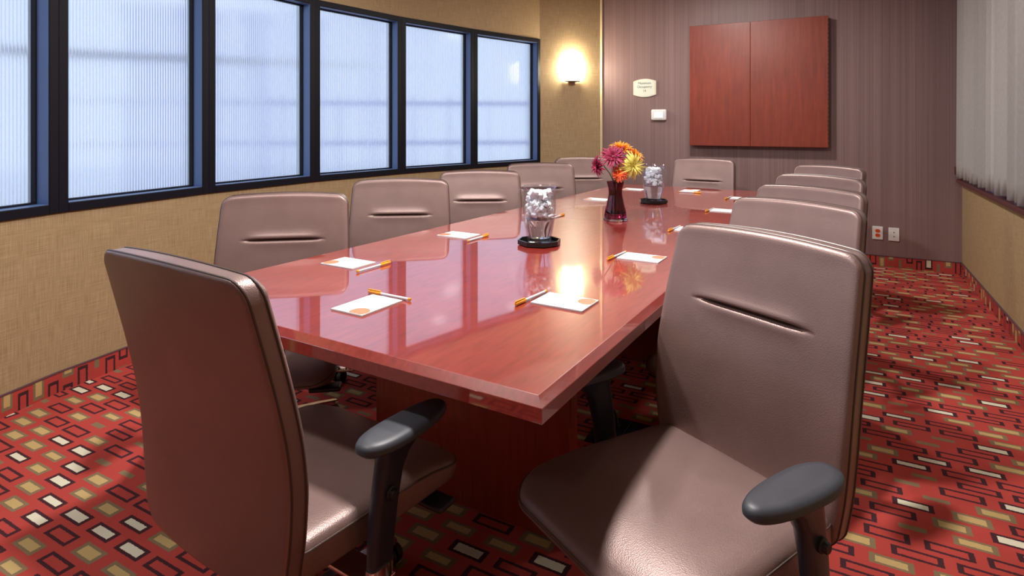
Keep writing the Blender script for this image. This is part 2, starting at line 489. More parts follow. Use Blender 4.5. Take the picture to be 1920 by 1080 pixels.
# window behind the curtain on the right wall
Xr = Matrix(((-u_.x, v_.x, 0, R_.x), (-u_.y, v_.y, 0, R_.y), (0, 0, 1, 0), (0, 0, 0, 1)))
root = empty('window_9', R_); tag(root, kind='structure'); Xl = Matrix.Translation(-R_) @ Xr
bars = [(WR0, WR0+.05), (WR1-.05, WR1)] + [(WR0+(WR1-WR0)*k/4-.025, WR0+(WR1-WR0)*k/4+.025) for k in (1, 2, 3)]
for x0, x1 in bars:
    bm = bmesh.new(); bevel_box(bm, x0, x1, .045, .13, WSILL, WHEAD, .003, 1, Xl); mesh_obj('stile', bm, M['frame'], root)
for z0, z1 in ((WSILL, WSILL+.03), (WHEAD-.045, WHEAD)):
    bm = bmesh.new(); bevel_box(bm, WR0, WR1, .045, .13, z0, z1, .003, 1, Xl); mesh_obj('rail', bm, M['frame'], root)
bm = bmesh.new(); bx(bm, WR0, WR1, .085, .090, WSILL+.01, WHEAD-.01, Xl); mesh_obj('pane', bm, M['reeded'], root)
# sill board
root = empty('window_sill', R_); tag(root, kind='structure')
bm = bmesh.new(); bevel_box(bm, .045, WR1-.002, -.048, .14, WSILL-.03, WSILL, .006, 2, Xl); mesh_obj('sill_board', bm, M['mahog'], root)
bm = bmesh.new(); bevel_box(bm, .003, .05, -.055, -.002, .845, .915, .004, 1, Xl); mesh_obj('sill_end_block', bm, M['mahog'], root)

# curtain: pleated fabric, real folds
bm = bmesh.new(); prof = []; t = .0; k = 0
rng = random.Random(3)
N = 460
ph = 0
for j in range(N):
    t = .025 + 4.54*j/(N-1)
    ph += 2*PI*(4.54/(N-1))/(.118 + .03*math.sin(j*.05))
    dpt = .046*(2*abs(math.sin(ph/2+.3*math.sin(j*.07)))**.75-1) + .005*math.sin(ph*2+1) + .003*math.sin(j*.11)
    prof.append((t, -.024 + dpt))
rows = [(.832, 1.0), (.95, 1.04), (1.3, 1.0), (1.8, .93), (2.3, .85), (2.43, .8)]
G = []
for z, am in rows:
    G.append([bm.verts.new(Xl @ Vector((tt + (.0 if z > .9 else .004*math.sin(tt*40)), -.024 + (dd+.024)*am, z + (0.006*math.sin(tt*23) if z < .9 else 0)))) for tt, dd in prof])
for i in range(len(G)-1):
    for j in range(N-1): bm.faces.new((G[i][j], G[i][j+1], G[i+1][j+1], G[i+1][j]))
cur = mesh_obj('curtain', bm, M['curtain'], None, True, loc=R_)
tag(cur, 'pleated off-white curtain hanging over the window on the right wall', 'curtain')
sm = cur.modifiers.new('thickness', 'SOLIDIFY'); sm.thickness = .0015
bm = bmesh.new(); tube(bm, [Xl @ Vector((.03, -.014, 2.425)), Xl @ Vector((4.58, -.014, 2.425))], .012, 10)
mesh_obj('curtain_rail', bm, M['white'], cur, True)

# things outside, seen blurred through the ribbed panes
bm = bmesh.new(); bx(bm, -16, 9, -8, 22, -.35, -.15)
tag(mesh_obj('exterior_ground', bm, M['pale']), kind='structure')
root = empty('exterior_canopy', (-7.6, 6.25, -.15)); tag(root, 'dark canopy edge on posts outside the nearest ribbed panes', 'canopy')
a, b = Vector((-7.6, 6.25, 0)), Vector((-2.5, 8.47, 0)); X, Lb = seg_frame(a, b); X0 = Matrix.Translation(-root.location) @ X
bm = bmesh.new(); bx(bm, 0, Lb, 0, .25, 2.105, 2.185, X0); mesh_obj('beam', bm, M['exbeam'], root)
for t in (.05, Lb-.15):
    bm = bmesh.new(); bx(bm, t, t+.08, .08, .16, -.15, 2.13, X0); mesh_obj('post', bm, M['pale'], root)
root = empty('exterior_pillar', (-3.0, 9.0, -.15)); tag(root, 'lavender building pillar outside behind the fourth ribbed pane', 'pillar')
bm = bmesh.new(); bevel_box(bm, -.45, .45, -.3, .4, 0, 2.9, .02, 1); mesh_obj('shaft', bm, M['exterior'], root)
bm = bmesh.new(); bevel_box(bm, -.50, .50, -.35, .45, 2.9, 3.05, .02, 1); mesh_obj('cap', bm, M['exterior'], root)
root = empty('exterior_fence', (-4.6, 9.65, -.15)); tag(root, 'thin pale fence outside behind the far ribbed panes', 'fence')
for z in (1.13, 1.77):
    bm = bmesh.new(); bx(bm, 0, 6.8, -.03, .03, z-.035, z+.035); mesh_obj('rail', bm, M['exterior'], root)
for x in (0, 2.2, 4.5, 6.75):
    bm = bmesh.new(); bx(bm, x, x+.06, -.03, .03, 0, 1.9); mesh_obj('post', bm, M['exterior'], root)

# ------------------------------------------------------------------ ceiling lamps (recessed downlights, some only added as fill)
for k, (x, y, w, r, lab) in enumerate(CEIL):
    root = empty('ceiling_light', (x, y, H))
    tag(root, lab, 'light', 'recessed ceiling downlights')
    bm = bmesh.new(); lathe(bm, [(r+.005, -.001), (r+.028, -.001), (r+.028, -.012), (r+.005, -.016)], 32, None, False, False)
    mesh_obj('trim_ring', bm, M['white'], root, True)
    bm = bmesh.new(); lathe(bm, [(r+.006, -.002), (r+.006, -.004), (r*.5, -.006)], 32)
    mesh_obj('lens', bm, M['lens'], root, True)
    li = bpy.data.lights.new('ceiling_lamp', 'AREA'); li.shape = 'DISK'; li.size = 2*r; li.energy = w; li.color = LAMP_COL
    lo = bpy.data.objects.new('ceiling_lamp', li); link(lo, root); lo.location = (0, 0, CEIL_Z-H)

# ------------------------------------------------------------------ conference table
NR = Vector((.059, 1.163, 0)); TA = math.radians(31)
TL, TW = 4.20, 1.43
table = empty('conference_table', NR, -TA)         # local +Y runs along the table, local -X across to the window side
tag(table, 'long glossy red mahogany conference table in the middle of the room', 'table')
def half_top(y0, y1, near):
    bm = bmesh.new(); i = .019
    x0, x1 = -TW, 0
    def ring(ins, z):
        ya, yb = (y0+ins, y1) if near else (y0, y1-ins)
        return [Vector((x0+ins, ya, z)), Vector((x1-ins, ya, z)), Vector((x1-ins, yb, z)), Vector((x0+ins, yb, z))]
    loft(bm, [ring(.002, .676), ring(0, .678), ring(0, .708), ring(.0008, .7092), ring(i-.001, .7244), ring(i+.001, .725)])
    return bm
mesh_obj('table_top', half_top(0, TL/2-.0008, True), M['table'], table)
mesh_obj('table_top', half_top(TL/2+.0008, TL, False), M['table'], table)
for y0 in (.585, TL-.635):
    bm = bmesh.new(); bevel_box(bm, -1.005, -.215, y0, y0+.05, 0, .676, .004, 1); mesh_obj('panel_leg', bm, M['pedestal'], table)
bm = bmesh.new(); bevel_box(bm, -.63, -.59, .635, TL-.635, .12, .60, .003, 1); mesh_obj('stretcher_panel', bm, M['pedestal'], table)
bm = bmesh.new(); bevel_box(bm, -.95, -.27, .66, TL-.66, .60, .676, .003, 1); mesh_obj('under_frame', bm, M['pedestal'], table)
bm = bmesh.new(); bevel_box(bm, -.95, -.27, TL/2-.03, TL/2+.03, 0, .60, .003, 1); mesh_obj('panel_leg', bm, M['pedestal'], table)

# ------------------------------------------------------------------ swivel chair
WT = [(.33, .244), (.40, .262), (.50, .276), (.62, .281), (.80, .276), (.98, .266)]
YC = [(.30, -.243), (.50, -.243), (.60, -.247), (.72, -.270), (.85, -.303), (1.0, -.343)]
BZ0, BZ1, SEAMZ, BT = .335, .985, .787, .052
def back_pt(t, q):
    at = abs(t)
    def cor(w, r):
        uu = at*w-(w-r); return r-math.sqrt(max(r*r-uu*uu, 0)) if uu > 0 else 0
    zt = BZ1-.012*t*t-cor(.266, .042); zb = BZ0+cor(.247, .05)
    z = zb+(zt-zb)*q; w = smooth_tab(WT, z); x = t*w
    d = min((1-at)*w, zt-z, z-zb)
    return x, z, d, smooth_tab(YC, z)+.016*t*t
ts = [math.sin(PI/2*k/15) for k in range(-15, 16)]
qs = sorted(set([round((1-math.cos(PI*k/44))/2, 5) for k in range(45)] + [round((SEAMZ+dz-BZ0)/(BZ1-BZ0), 5) for dz in
      (-.022, -.016, -.011, -.007, -.004, -.0015, 0, .0015, .004, .007, .011, .016, .022)]))
def make_back():
    bm = bmesh.new(); F = []; B = []; rf = .014
    for q in qs:
        fr = []; br = []
        for t in ts:
            x, z, d, yc = back_pt(t, q)
            rd = rf-math.sqrt(max(rf*rf-(rf-min(d, rf))**2, 0))
            off = BT/2-rd + .006*(1-t*t)
            l = max(0.0, 1-(abs(x)/.162)**6) if abs(x) < .162 else 0
            dz = z-SEAMZ
            off += l*(-.021*math.exp(-(dz/.0042)**2) + (.0065*math.exp(-((dz-.014)/.012)**2)) + .003*math.exp(-((dz+.016)/.012)**2))
            fr.append(bm.verts.new((x, yc+off, z)))
            rr = .006; rd2 = rr-math.sqrt(max(rr*rr-(rr-min(d, rr))**2, 0))
            br.append(bm.verts.new((x, yc-BT/2+rd2-.003*(1-t*t), z)))
        F.append(fr); B.append(br)
    nq, nt = len(qs), len(ts)
    for i in range(nq-1):
        for j in range(nt-1):
            bm.faces.new((F[i][j], F[i][j+1], F[i+1][j+1], F[i+1][j]))
            bm.faces.new((B[i][j], B[i+1][j], B[i+1][j+1], B[i][j+1]))
    def border(Gd):
        return Gd[0][:] + [r[-1] for r in Gd[1:]] + Gd[-1][-2::-1] + [r[0] for r in Gd[-2:0:-1]]
    bf, bb = border(F), border(B); n = len(bf)
    for i in range(n):
        k = (i+1) % n; bm.faces.new((bf[i], bf[k], bb[k], bb[i]))
    return bm, [v.co.copy() for v in bf], [v.co.copy() for v in bb]
def rounded_outline(hw0, hw1, y0, y1, r0, r1, n=10):
    """seat outline, rear half-width hw0, front half-width hw1"""
    pts = []
    for cx, cy, r, a0 in ((hw1-r1, y1-r1, r1, 0), (-hw1+r1, y1-r1, r1, PI/2), (-hw0+r0, y0+r0, r0, PI), (hw0-r0, y0+r0, r0, 1.5*PI)):
        for k in range(n+1):
            a = a0+PI/2*k/n; pts.append((cx+r*math.cos(a), cy+r*math.sin(a)))
    out = []
    for i in range(len(pts)):        # subdivide long sides
        a, b = pts[i], pts[(i+1) % len(pts)]
        d = math.hypot(b[0]-a[0], b[1]-a[1]); m = max(1, int(d/.05))
        for k in range(m): out.append((a[0]+(b[0]-a[0])*k/m, a[1]+(b[1]-a[1])*k/m))
    return out
SEAT_OUT = rounded_outline(.252, .280, -.232, .298, .05, .085)
def seat_z(y): return -.030*max(0, (y-.06)/.21)**2.2
def make_seat():
    bm = bmesh.new(); rings = []
    for ins, z in ((.20, .345), (.05, .340), (.014, .342), (.003, .350), (0, .360), (0, .398), (.002, .407), (.008, .416), (.018, .422), (.035, .426), (.07, .429), (.12, .430), (.18, .430)):
        rings.append([Vector((x*(1-ins/.28), .026+(y-.026)*(1-ins/.258), z+seat_z(.026+(y-.026)*(1-ins/.258))*(1 if z > .37 else -.30))) for x, y in SEAT_OUT])
    loft(bm, rings); return bm
def make_chair():
    root = empty('conference_chair')
    bm, lf, lb = make_back()
    back = mesh_obj('backrest', bm, M['leather'], root, True, angle=50)
    for lp in (lf, lb):
        b2 = bmesh.new(); pts = lp[::1]
        keep = [pts[0]]
        for p in pts[1:]:
            if (p-keep[-1]).length > .008: keep.append(p)
        tube(b2, keep, .0026, 6, True); mesh_obj('piping', b2, M['stitch'], back, True)
    seat = mesh_obj('seat', make_seat(), M['leather'], root, True, angle=60)
    b2 = bmesh.new()
    tube(b2, [Vector((x*.996, y*.996, .4065+seat_z(y))) for x, y in SEAT_OUT], .0024, 6, True); mesh_obj('piping', b2, M['stitch'], seat, True)
    # arms
    AX, PZ = .308, .568
    for sx in (-1, 1):
        bm = bmesh.new(); N = 40; rings = []
        for ins, z in ((.02, .0), (.006, .002), (0, .008), (0, .016), (.003, .022), (.010, .0265), (.022, .0285)):
            ring = []
            for k in range(N):
                a = 2*PI*k/N; ca, sa = math.cos(a), math.sin(a)
                ex = 2.4
                yy = .132*math.copysign(abs(sa)**(2/ex), sa)
                wd_ = .048+.010*(-yy/.132)*.6
                xx = wd_*math.copysign(abs(ca)**(2/ex), ca)
                f1 = 1-ins/.048; f2 = 1-ins/.132
                ring.append(Vector((sx*AX+xx*f1-.018*sx*max(0, yy), .023+yy*f2, PZ+z)))
            rings.append(ring)
        loft(bm, rings); mesh_obj('armrest_pad', bm, M['pad'], root, True)
        bm = bmesh.new(); rings = []
        for y, z, hy, hx in ((-.052, .320, .031, .014), (-.048, .38, .033, .016), (-.040, .44, .034, .017), (-.028, .50, .036, .018), (-.014, .535, .043, .020), (.004, .557, .060, .024), (.013, .569, .075, .028)):
            ring = []
            for k in range(20):
                a = 2*PI*k/20; ca, sa = math.cos(a), math.sin(a); e = .55
                ring.append(Vector((sx*(AX-.002)+hx*math.copysign(abs(ca)**e, ca), y+hy*math.copysign(abs(sa)**e, sa), z)))
            rings.append(ring)
        loft(bm, rings); post = mesh_obj('armrest_post', bm, M['plastic'], root, True)
        bm = bmesh.new(); Mk = Matrix.Translation((sx*(AX+.014), -.038, .470)) @ Matrix.Rotation(sx*PI/2, 4, 'Y')
        lathe(bm, [(.015, 0), (.015, .006), (.011, .008), (.011, .014), (.009, .017)], 18, Mk); mesh_obj('knob', bm, M['black'], post, True)
        bm = bmesh.new(); rings = []
        for z, s in ((.288, 1.0), (.322, 1.0)):
            rings.append([Vector((sx*(AX-.002)+.0165*math.copysign(abs(math.cos(2*PI*k/20))**.6, math.cos(2*PI*k/20)), -.053+.033*math.copysign(abs(math.sin(2*PI*k/20))**.6, math.sin(2*PI*k/20)), z)) for k in range(20)])
        loft(bm, rings); mesh_obj('sleeve', bm, M['chrome'], post, True)
        bm = bmesh.new(); xa, xb = sorted((sx*.06, sx*(AX+.015))); bevel_box(bm, xa, xb, -.086, -.020, .280, .292, .004, 2); mesh_obj('arm_bracket', bm, M['chrome'], root, True)
    bm = bmesh.new(); bevel_box(bm, -.075, .075, -.13, .12, .300, .342, .012, 3); mesh_obj('tilt_mechanism', bm, M['plastic'], root, True)
    for sx in (-1, 1):
        bm = bmesh.new(); xa, xb = sorted((sx*.185, sx*.300)); bevel_box(bm, xa, xb, .155, .215, .304, .321, .007, 3)
        xa, xb = sorted((sx*.06, sx*.20)); bevel_box(bm, xa, xb, .175, .195, .312, .328, .004, 1); mesh_obj('paddle', bm, M['plastic'], root, True)
    bm = bmesh.new(); lathe(bm, [(.026, .09), (.026, .20), (.018, .205), (.018, .302)], 20); mesh_obj('gas_column', bm, M['chrome'], root, True)
    bm = bmesh.new(); lathe(bm, [(.036, .070), (.042, .078), (.042, .108), (.034, .118)], 24); mesh_obj('hub', bm, M['chrome'], root, True)
    for k in range(5):
        a = 2*PI*k/5+.3; Rm = Matrix.Rotation(a, 4, 'Z')
        bm = bmesh.new(); rings = []
        for x, w, z0, z1 in ((.030, .024, .072, .112), (.12, .021, .078, .104), (.22, .018, .070, .090), (.285, .016, .062, .078), (.30, .012, .063, .075)):
            rings.append([Rm @ Vector(p) for p in ((x, -w, z0), (x, w, z0), (x, w*.95, z1-.004), (x, w*.6, z1), (x, -w*.6, z1), (x, -w*.95, z1-.004))])
        loft(bm, rings); mesh_obj('base_leg', bm, M['chrome'], root)
        bm = bmesh.new()
        ra = Rm @ Matrix.Translation((.285, 0, .028)) @ Matrix.Rotation(.6+k*1.1, 4, 'Z') @ Matrix.Rotation(PI/2, 4, 'X')
        lathe(bm, [(.010, -.027), (.024, -.027), (.028, -.023), (.028, -.005), (.020, -.003), (.020, .003), (.028, .005), (.028, .023), (.024, .027), (.010, .027)], 20, ra)
        lathe(bm, [(.007, .030), (.007, .066)], 10, Rm @ Matrix.Translation((.285, 0, 0))); mesh_obj('caster', bm, M['black'], root, True)
    return root
G_CH = 'brown leather conference chairs round the table'
# back-top centre x, y, facing x, facing y, upper-part lift, label
CH = [
 (-.697, 1.1815, .545, .838, .014, 'brown leather swivel chair at the near table end, its back to the camera'),
 (.677, 1.562, -.85, -.527, 0, 'brown leather swivel chair in the right foreground, turned towards the camera'),
 (1.165, 2.414, -.82, -.57, -.025, 'brown leather chair second from the camera in the right row'),
 (1.498, 2.964, -.82, -.57, -.025, 'brown leather chair third from the camera, middle of the right row'),
 (1.890, 3.624, -.83, -.55, -.025, 'brown leather chair fourth from the camera in the right row'),
 (2.412, 4.485, -.86, -.50, -.025, 'brown leather chair farthest from the camera in the right row'),
 (-1.02, 2.70, .16, -.987, -.025, 'brown leather chair nearest the camera in the row by the windows'),
 (-.635, 3.42, .08, -.997, -.025, 'brown leather chair second from the camera in the row by the windows'),
 (-.218, 4.05, .06, -.998, -.025, 'brown leather chair third from the camera in the row by the windows'),
 (.2276, 4.83, .05, -.998, -.025, 'brown leather chair behind the near pitcher, fourth in the row by the windows'),
 (.676, 5.68, .05, -1, -.025, 'brown leather chair behind the flowers, farthest in the row by the windows'),
 (1.77, 5.45, -.515, -.857, -.025, 'brown leather chair at the far table end under the wall cabinet'),
]
proto = make_chair()
for k, (x, y, fx, fy, lift, lab) in enumerate(CH):
    o = proto if k == 0 else copy_tree(proto)
    l = math.hypot(fx, fy); fx /= l; fy /= l
    o.location = (x+fx*.345, y+fy*.345, 0); o.rotation_euler = (0, 0, math.atan2(-fx, fy))
    for ch in o.children:
        if ch.name.split('.')[0] in ('base_leg', 'caster'): ch.rotation_euler = (0, 0, (0, .5, .9, .2, .7, .4, 1.0, .16, .6, .3, .8, .1)[k])
        if ch.name.split('.')[0] not in ('hub', 'base_leg', 'caster', 'gas_column'): ch.location.z = lift
    tag(o, lab, 'chair', G_CH)

# ------------------------------------------------------------------ note pads and pens on the table
ZT = .725
def make_pad():
    bm = bmesh.new(); bx(bm, -.0625, .0625, -.085, .085, 0, .0045)
    o = mesh_obj('notepad', bm, M['paper'])
    bm = bmesh.new()
    cx, cy, r = -.030, .062, .030; pts = []
    for k in range(40):
        a = 2*PI*k/40; pts.append(Vector((max(cx+r*math.cos(a), -.0600), min(cy+r*math.sin(a), .083), .0048)))
    bm.faces.new([bm.verts.new(p) for p in pts])
    mk = mesh_obj('print_mark', bm, M['peach'], o); mk['label'] = 'peach coloured round print'
    return o
def make_pen():
    root = empty('pen')
    ax = Matrix.Rotation(PI/2, 4, 'Y')          # along local +X, cap at -X
    bm = bmesh.new(); lathe(bm, [(.0042, -.040), (.0042, .081)], 12, ax); mesh_obj('barrel', bm, M['barrel'], root, True)
    bm = bmesh.new(); lathe(bm, [(.0030, -.0885), (.0052, -.086), (.0056, -.040), (.0056, -.034)], 12, ax)
    cap = mesh_obj('cap', bm, M['orange'], root, True)
    bm = bmesh.new(); bevel_box(bm, -.088, -.036, -.002, .002, .0055, .0090, .0008, 1); mesh_obj('clip', bm, M['orange'], cap)
    bm = bmesh.new(); lathe(bm, [(.0046, .079), (.0048, .081), (.0048, .087), (.0030, .0885)], 12, ax); mesh_obj('end_plug', bm, M['orange'], root, True)
    return root
# pads: x, y, rotation of the long side (deg), label
PADS = [(-.432, 1.776, 239, 'white notepad on the table in front of the near-end chair'),
 (-.639, 2.316, 149, 'white notepad at the first window-side place, left edge of the table'),
 (.161, 1.808, -31, 'white notepad in front of the large right foreground chair'),
 (.528, 2.411, -31, 'white notepad at the second place on the right side of the table'),
 (-.261, 2.908, 149, 'white notepad at the second window-side place, before the near pitcher'),
 (.165, 3.56, 149, 'white notepad hidden mostly behind the near water pitcher'),
 (.622, 4.303, 149, 'white notepad just left of the flower vase at the fourth window-side place'),
 (1.02, 4.98, 149, 'white notepad between the vase and the far water pitcher'),
 (1.470, 4.885, 59, 'white notepad in front of the far-end chair'),
 (.935, 3.05, -31, 'white notepad at the third place on the right, half hidden by a chair'),
 (1.345, 3.735, -31, 'white notepad at the fourth place on the right side of the table'),
 (1.70, 4.36, -31, 'white notepad at the farthest place on the right side of the table')]
p0 = make_pad()
for k, (x, y, a, lab) in enumerate(PADS):
    o = p0 if k == 0 else copy_tree(p0)
    # local +Y is the long side; the printed corner is at -X,+Y
    o.location = (x, y, ZT+.0004); o.rotation_euler = (0, 0, math.radians(a-90))
    tag(o, lab, 'notepad', 'white notepads on the table')
PENS = [(-.386, 1.865, -31, 'orange-capped pen beyond the near-end notepad'),
 (-.521, 2.242, -121, 'orange-capped pen beside the first window-side notepad'),
 (.060, 1.842, 55, 'orange-capped pen left of the right foreground notepad'),
 (.431, 2.438, 55, 'orange-capped pen beside the second notepad on the right side'),
 (-.160, 2.820, -121, 'orange-capped pen beside the second window-side notepad'),
 (.268, 3.480, -121, 'orange-capped pen sticking out from behind the near water pitcher'),
 (.843, 3.079, 55, 'orange-capped pen at the third place on the right, beside a chair back'),
 (1.252, 3.757, 55, 'orange-capped pen beside the fourth notepad on the right side'),
 (1.599, 4.385, 55, 'orange-capped pen at the farthest place on the right side'),
 (1.420, 4.745, 149, 'orange-capped pen lying along the far-end notepad'),
 (1.125, 4.895, -121, 'orange-capped pen just left of the far water pitcher')]
p0 = make_pen()
for k, (x, y, a, lab) in enumerate(PENS):
    o = p0 if k == 0 else copy_tree(p0)
    o.location = (x, y, ZT+.0058+.0002); o.rotation_euler = (0, 0, math.radians(a))
    tag(o, lab, 'pen', 'orange-capped pens on the table')

# ------------------------------------------------------------------ water pitchers on octagonal trays
def make_tray(loc, lab, rz):
    root = empty('octagonal_tray', loc, rz); tag(root, lab, 'tray', 'black octagonal trays')
    bm = bmesh.new()
    lathe(bm, [(.088, 0), (.099, .004), (.099, .023), (.093, .023), (.090, .007), (.02, .007)], 8)
    mesh_obj('tray_body', bm, M['tray'], root)
    return root
OUT = [(.050, .000), (.054, .003), (.056, .02), (.063, .06), (.070, .10), (.0755, .145), (.0765, .175), (.0735, .205), (.0715, .225), (.0735, .245), (.078, .256)]
def spout(p, a):
    z = p.z
    if z > .2:
        f = max(0, math.cos(a))**10 * (z-.2)/.056
        p = Vector((p.x*(1+.16*f), p.y*(1-.25*f), z+.006*f))
    return p
def make_pitcher(loc, lab, rz, seed):
    root = empty('water_pitcher', loc, rz); tag(root, lab, 'pitcher', 'glass pitchers of iced water')
    inn = [(r-.0042, z) for r, z in OUT if z > .03]
    prof = OUT + [(.0765, .257)] + inn[::-1] + [(.052, .024), (.030, .021)]
    bm = bmesh.new(); lathe(bm, prof, 44, None, True, True, spout); mesh_obj('pitcher_body', bm, M['glass'], root, True, angle=60)
    bm = bmesh.new(); pts = [Vector(p) for p in ((-.072, 0, .232), (-.092, 0, .238), (-.112, 0, .222), (-.119, 0, .19), (-.116, 0, .155), (-.106, 0, .12), (-.092, 0, .098), (-.074, 0, .098))]
    tube(bm, pts, [.009, .009, .0085, .008, .008, .008, .0095, .012], 12); mesh_obj('handle', bm, M['glass'], root, True)
    # water and ice lie inside: things of their own
    bm = bmesh.new(); lathe(bm, [(.020, .0235), (.048, .0245)] + [(r-.0062, z) for r, z in OUT if .03 < z < .11] + [(.0645, .108), (.02, .108)], 40)
    w = mesh_obj('water', bm, M['water'], None, True, loc=loc, angle=60); tag(w, 'clear water filling the '+lab.split(' standing')[0], 'water', kind='stuff')
    rng = random.Random(seed); bm = bmesh.new()
    for k in range(190):
        z = .122+.112*(k/190)**.9
        rm = lerp_tab([(zz, r) for r, zz in OUT], z)-.0230
        a = rng.uniform(0, 2*PI); r = rm*math.sqrt(rng.random())
        sz = rng.uniform(.0085, .0125)
        b = bmesh.new(); bx(b, -sz, sz, -sz, sz, -sz*.9, sz*.9)
        for v in b.verts: v.co *= rng.uniform(.8, 1.12)
        bmesh.ops.bevel(b, geom=list(b.edges), offset=.003, segments=1, affect='EDGES')
        Mt = Matrix.Translation((r*math.cos(a), r*math.sin(a), z)) @ Matrix.Rotation(rng.uniform(0, 3), 4, 'X') @ Matrix.Rotation(rng.uniform(0, 3), 4, 'Y') @ Matrix.Rotation(rng.uniform(0, 3), 4, 'Z')
        append(bm, b, Mt)
    o = mesh_obj('ice', bm, M['ice'], None, loc=loc); tag(o, 'crushed ice heaped in the '+lab.split(' standing')[0], 'ice', kind='stuff')
    return root
make_tray((.1235, 2.695, ZT+.0004), 'black octagonal tray under the near water pitcher', .15)
make_pitcher((.1235, 2.695, ZT+.0080), 'near glass water pitcher standing on a black tray beside the notepads', -.62, 1)
make_tray((.986, 4.14, ZT+.0004), 'black octagonal tray under the far water pitcher', .30)
make_pitcher((.986, 4.14, ZT+.0080), 'far glass water pitcher standing on a black tray behind the vase', 2.2, 2)

# ------------------------------------------------------------------ vase of flowers
VX, VY = .588, 3.376
root = empty('flower_vase', (VX, VY, ZT+.0004), .55); tag(root, 'plum glass vase with a narrow waist standing in the table centre', 'vase')
def sq(h, z, k=6, pw=.36):
    out = []
    for i in range(4*k):
        a = 2*PI*i/(4*k)+PI/4; ca, sa = math.cos(a), math.sin(a)
        out.append(Vector((h*math.copysign(abs(ca)**pw, ca), h*math.copysign(abs(sa)**pw, sa), z)))
    return out
VP = [(.050, .0145), (.0515, .018), (.0505, .028), (.048, .05), (.039, .095), (.0315, .14), (.0300, .158), (.0325, .185), (.0395, .219), (.040, .221)]
VI = [(.0375, .221), (.030, .186), (.0272, .158), (.0288, .14), (.0355, .095), (.0435, .05), (.040, .040), (.02, .036)]
bm = bmesh.new(); loft(bm, [sq(h, z) for h, z in ((.052, 0), (.0545, .003), (.0545, .011), (.052, .014))]); mesh_obj('clear_foot', bm, M['slab'], root, True, angle=35)
bm = bmesh.new(); loft(bm, [sq(h, z) for h, z in VP+VI]); mesh_obj('vase_body', bm, M['plum'], root, True, angle=35)
def petal(bm, L, w, curl, droop, M_):
    """one curved petal growing along +X from the centre, cupping upward then out"""
    n = 5; rows = []
    for i in range(n+1):
        f = i/n
        ww = w*(.35+.65*math.sin(PI*min(1, f*.9+.12)))*(1 if f < .9 else .55)
        x = L*f*math.cos(droop*f); z = L*(curl*math.sin(PI*f*.6) - math.sin(max(0, droop)*f)*f)
        rows.append([M_ @ Vector((x, -ww, z+ww*.35)), M_ @ Vector((x, 0, z-.0004)), M_ @ Vector((x, ww, z+ww*.35))])
    R = [[bm.verts.new(p) for p in r] for r in rows]
    for i in range(n):
        for j in range(2): bm.faces.new((R[i][j], R[i][j+1], R[i+1][j+1], R[i+1][j]))
def make_flower(name, px, lab, rad, face, mat, layers, width, droop=.3, stem_pts=None, centre=None, seed=0):
    rng = random.Random(seed)
    rad *= 1.12; width *= 1.15
    root = empty(name, px); tag(root, lab, 'flower', 'cut flowers in the plum vase')
    face = Vector(face).normalized(); q = face.to_track_quat('Z', 'Y').to_matrix().to_4x4()
    bm = bmesh.new()
    for li, (cnt, lf, el) in enumerate(layers):
        for k in range(cnt):
            a = 2*PI*(k+.5*li)/cnt+rng.uniform(-.12, .12)
            Mx = q @ Matrix.Rotation(a, 4, 'Z') @ Matrix.Rotation(-el+rng.uniform(-.12, .12), 4, 'Y')
            petal(bm, rad*lf*rng.uniform(.82, 1.1), width*rng.uniform(.8, 1.2), .10, droop*rng.uniform(.4, 1.4), Mx)
    for f in bm.faces: f.smooth = True
    o = mesh_obj('petals', bm, mat, root); o['kind'] = 'stuff'
    bm = bmesh.new(); b = bmesh.new(); bmesh.ops.create_icosphere(b, subdivisions=2, radius=rad*.2)
    for v in b.verts: v.co.z *= .7
    append(bm, b, q); mesh_obj('flower_centre', bm, centre or mat, root, True)
    P0 = Vector((0, 0, 0)); tip = Vector((VX, VY, ZT+.20))-Vector(px)
    low = Vector((VX, VY, ZT+.06))-Vector(px)
    mid = (P0-face*rad*.5)*.5+tip*.5+Vector((0, 0, .01))
    bm = bmesh.new(); tube(bm, [P0-face*.004, P0-face*rad*.45, mid, tip, low], .0028, 8); mesh_obj('stem', bm, M['stem'], root, True)
    return root
def fpos(px, py, D): return ((px-960)/1113*D, D, 1.265-(py-235)/1113*D)
make_flower('gerbera', (.565, 3.315, 1.090), 'large burgundy flower at the front of the vase', .070, (-.12, -.85, .5), M['burgundy'],
            [(26, 1.0, .10), (24, .88, .38), (20, .68, .7), (14, .45, 1.0)], .0060, .25, centre=M['stitch'], seed=1)
make_flower('gerbera', (.487, 3.345, 1.035), 'burgundy flower drooping at the left of the vase', .062, (-.93, -.30, -.12), M['burgundy'],
            [(26, 1.0, .10), (24, .85, .4), (18, .62, .75)], .0056, .25, centre=M['stitch'], seed=2)
make_flower('chrysanthemum', (.628, 3.41, 1.125), 'orange flower standing highest in the vase', .066, (.05, -.35, .95), M['orangep'],
            [(30, 1.0, .12), (28, .9, .45), (24, .75, .8), (16, .5, 1.1)], .0050, .2, seed=3)
make_flower('chrysanthemum', (.700, 3.40, 1.085), 'orange flower at the upper right of the vase', .062, (.62, -.35, .75), M['orangep'],
            [(30, 1.0, .12), (28, .9, .45), (24, .72, .8), (14, .5, 1.1)], .0050, .2, seed=4)
make_flower('spider_chrysanthemum', (.672, 3.315, 1.040), 'shaggy yellow flower hanging at the right of the vase', .084, (.25, -.85, -.02), M['yellowp'],
            [(34, 1.0, .10), (32, .95, .4), (28, .8, .75), (18, .55, 1.1)], .0040, .75, seed=5)
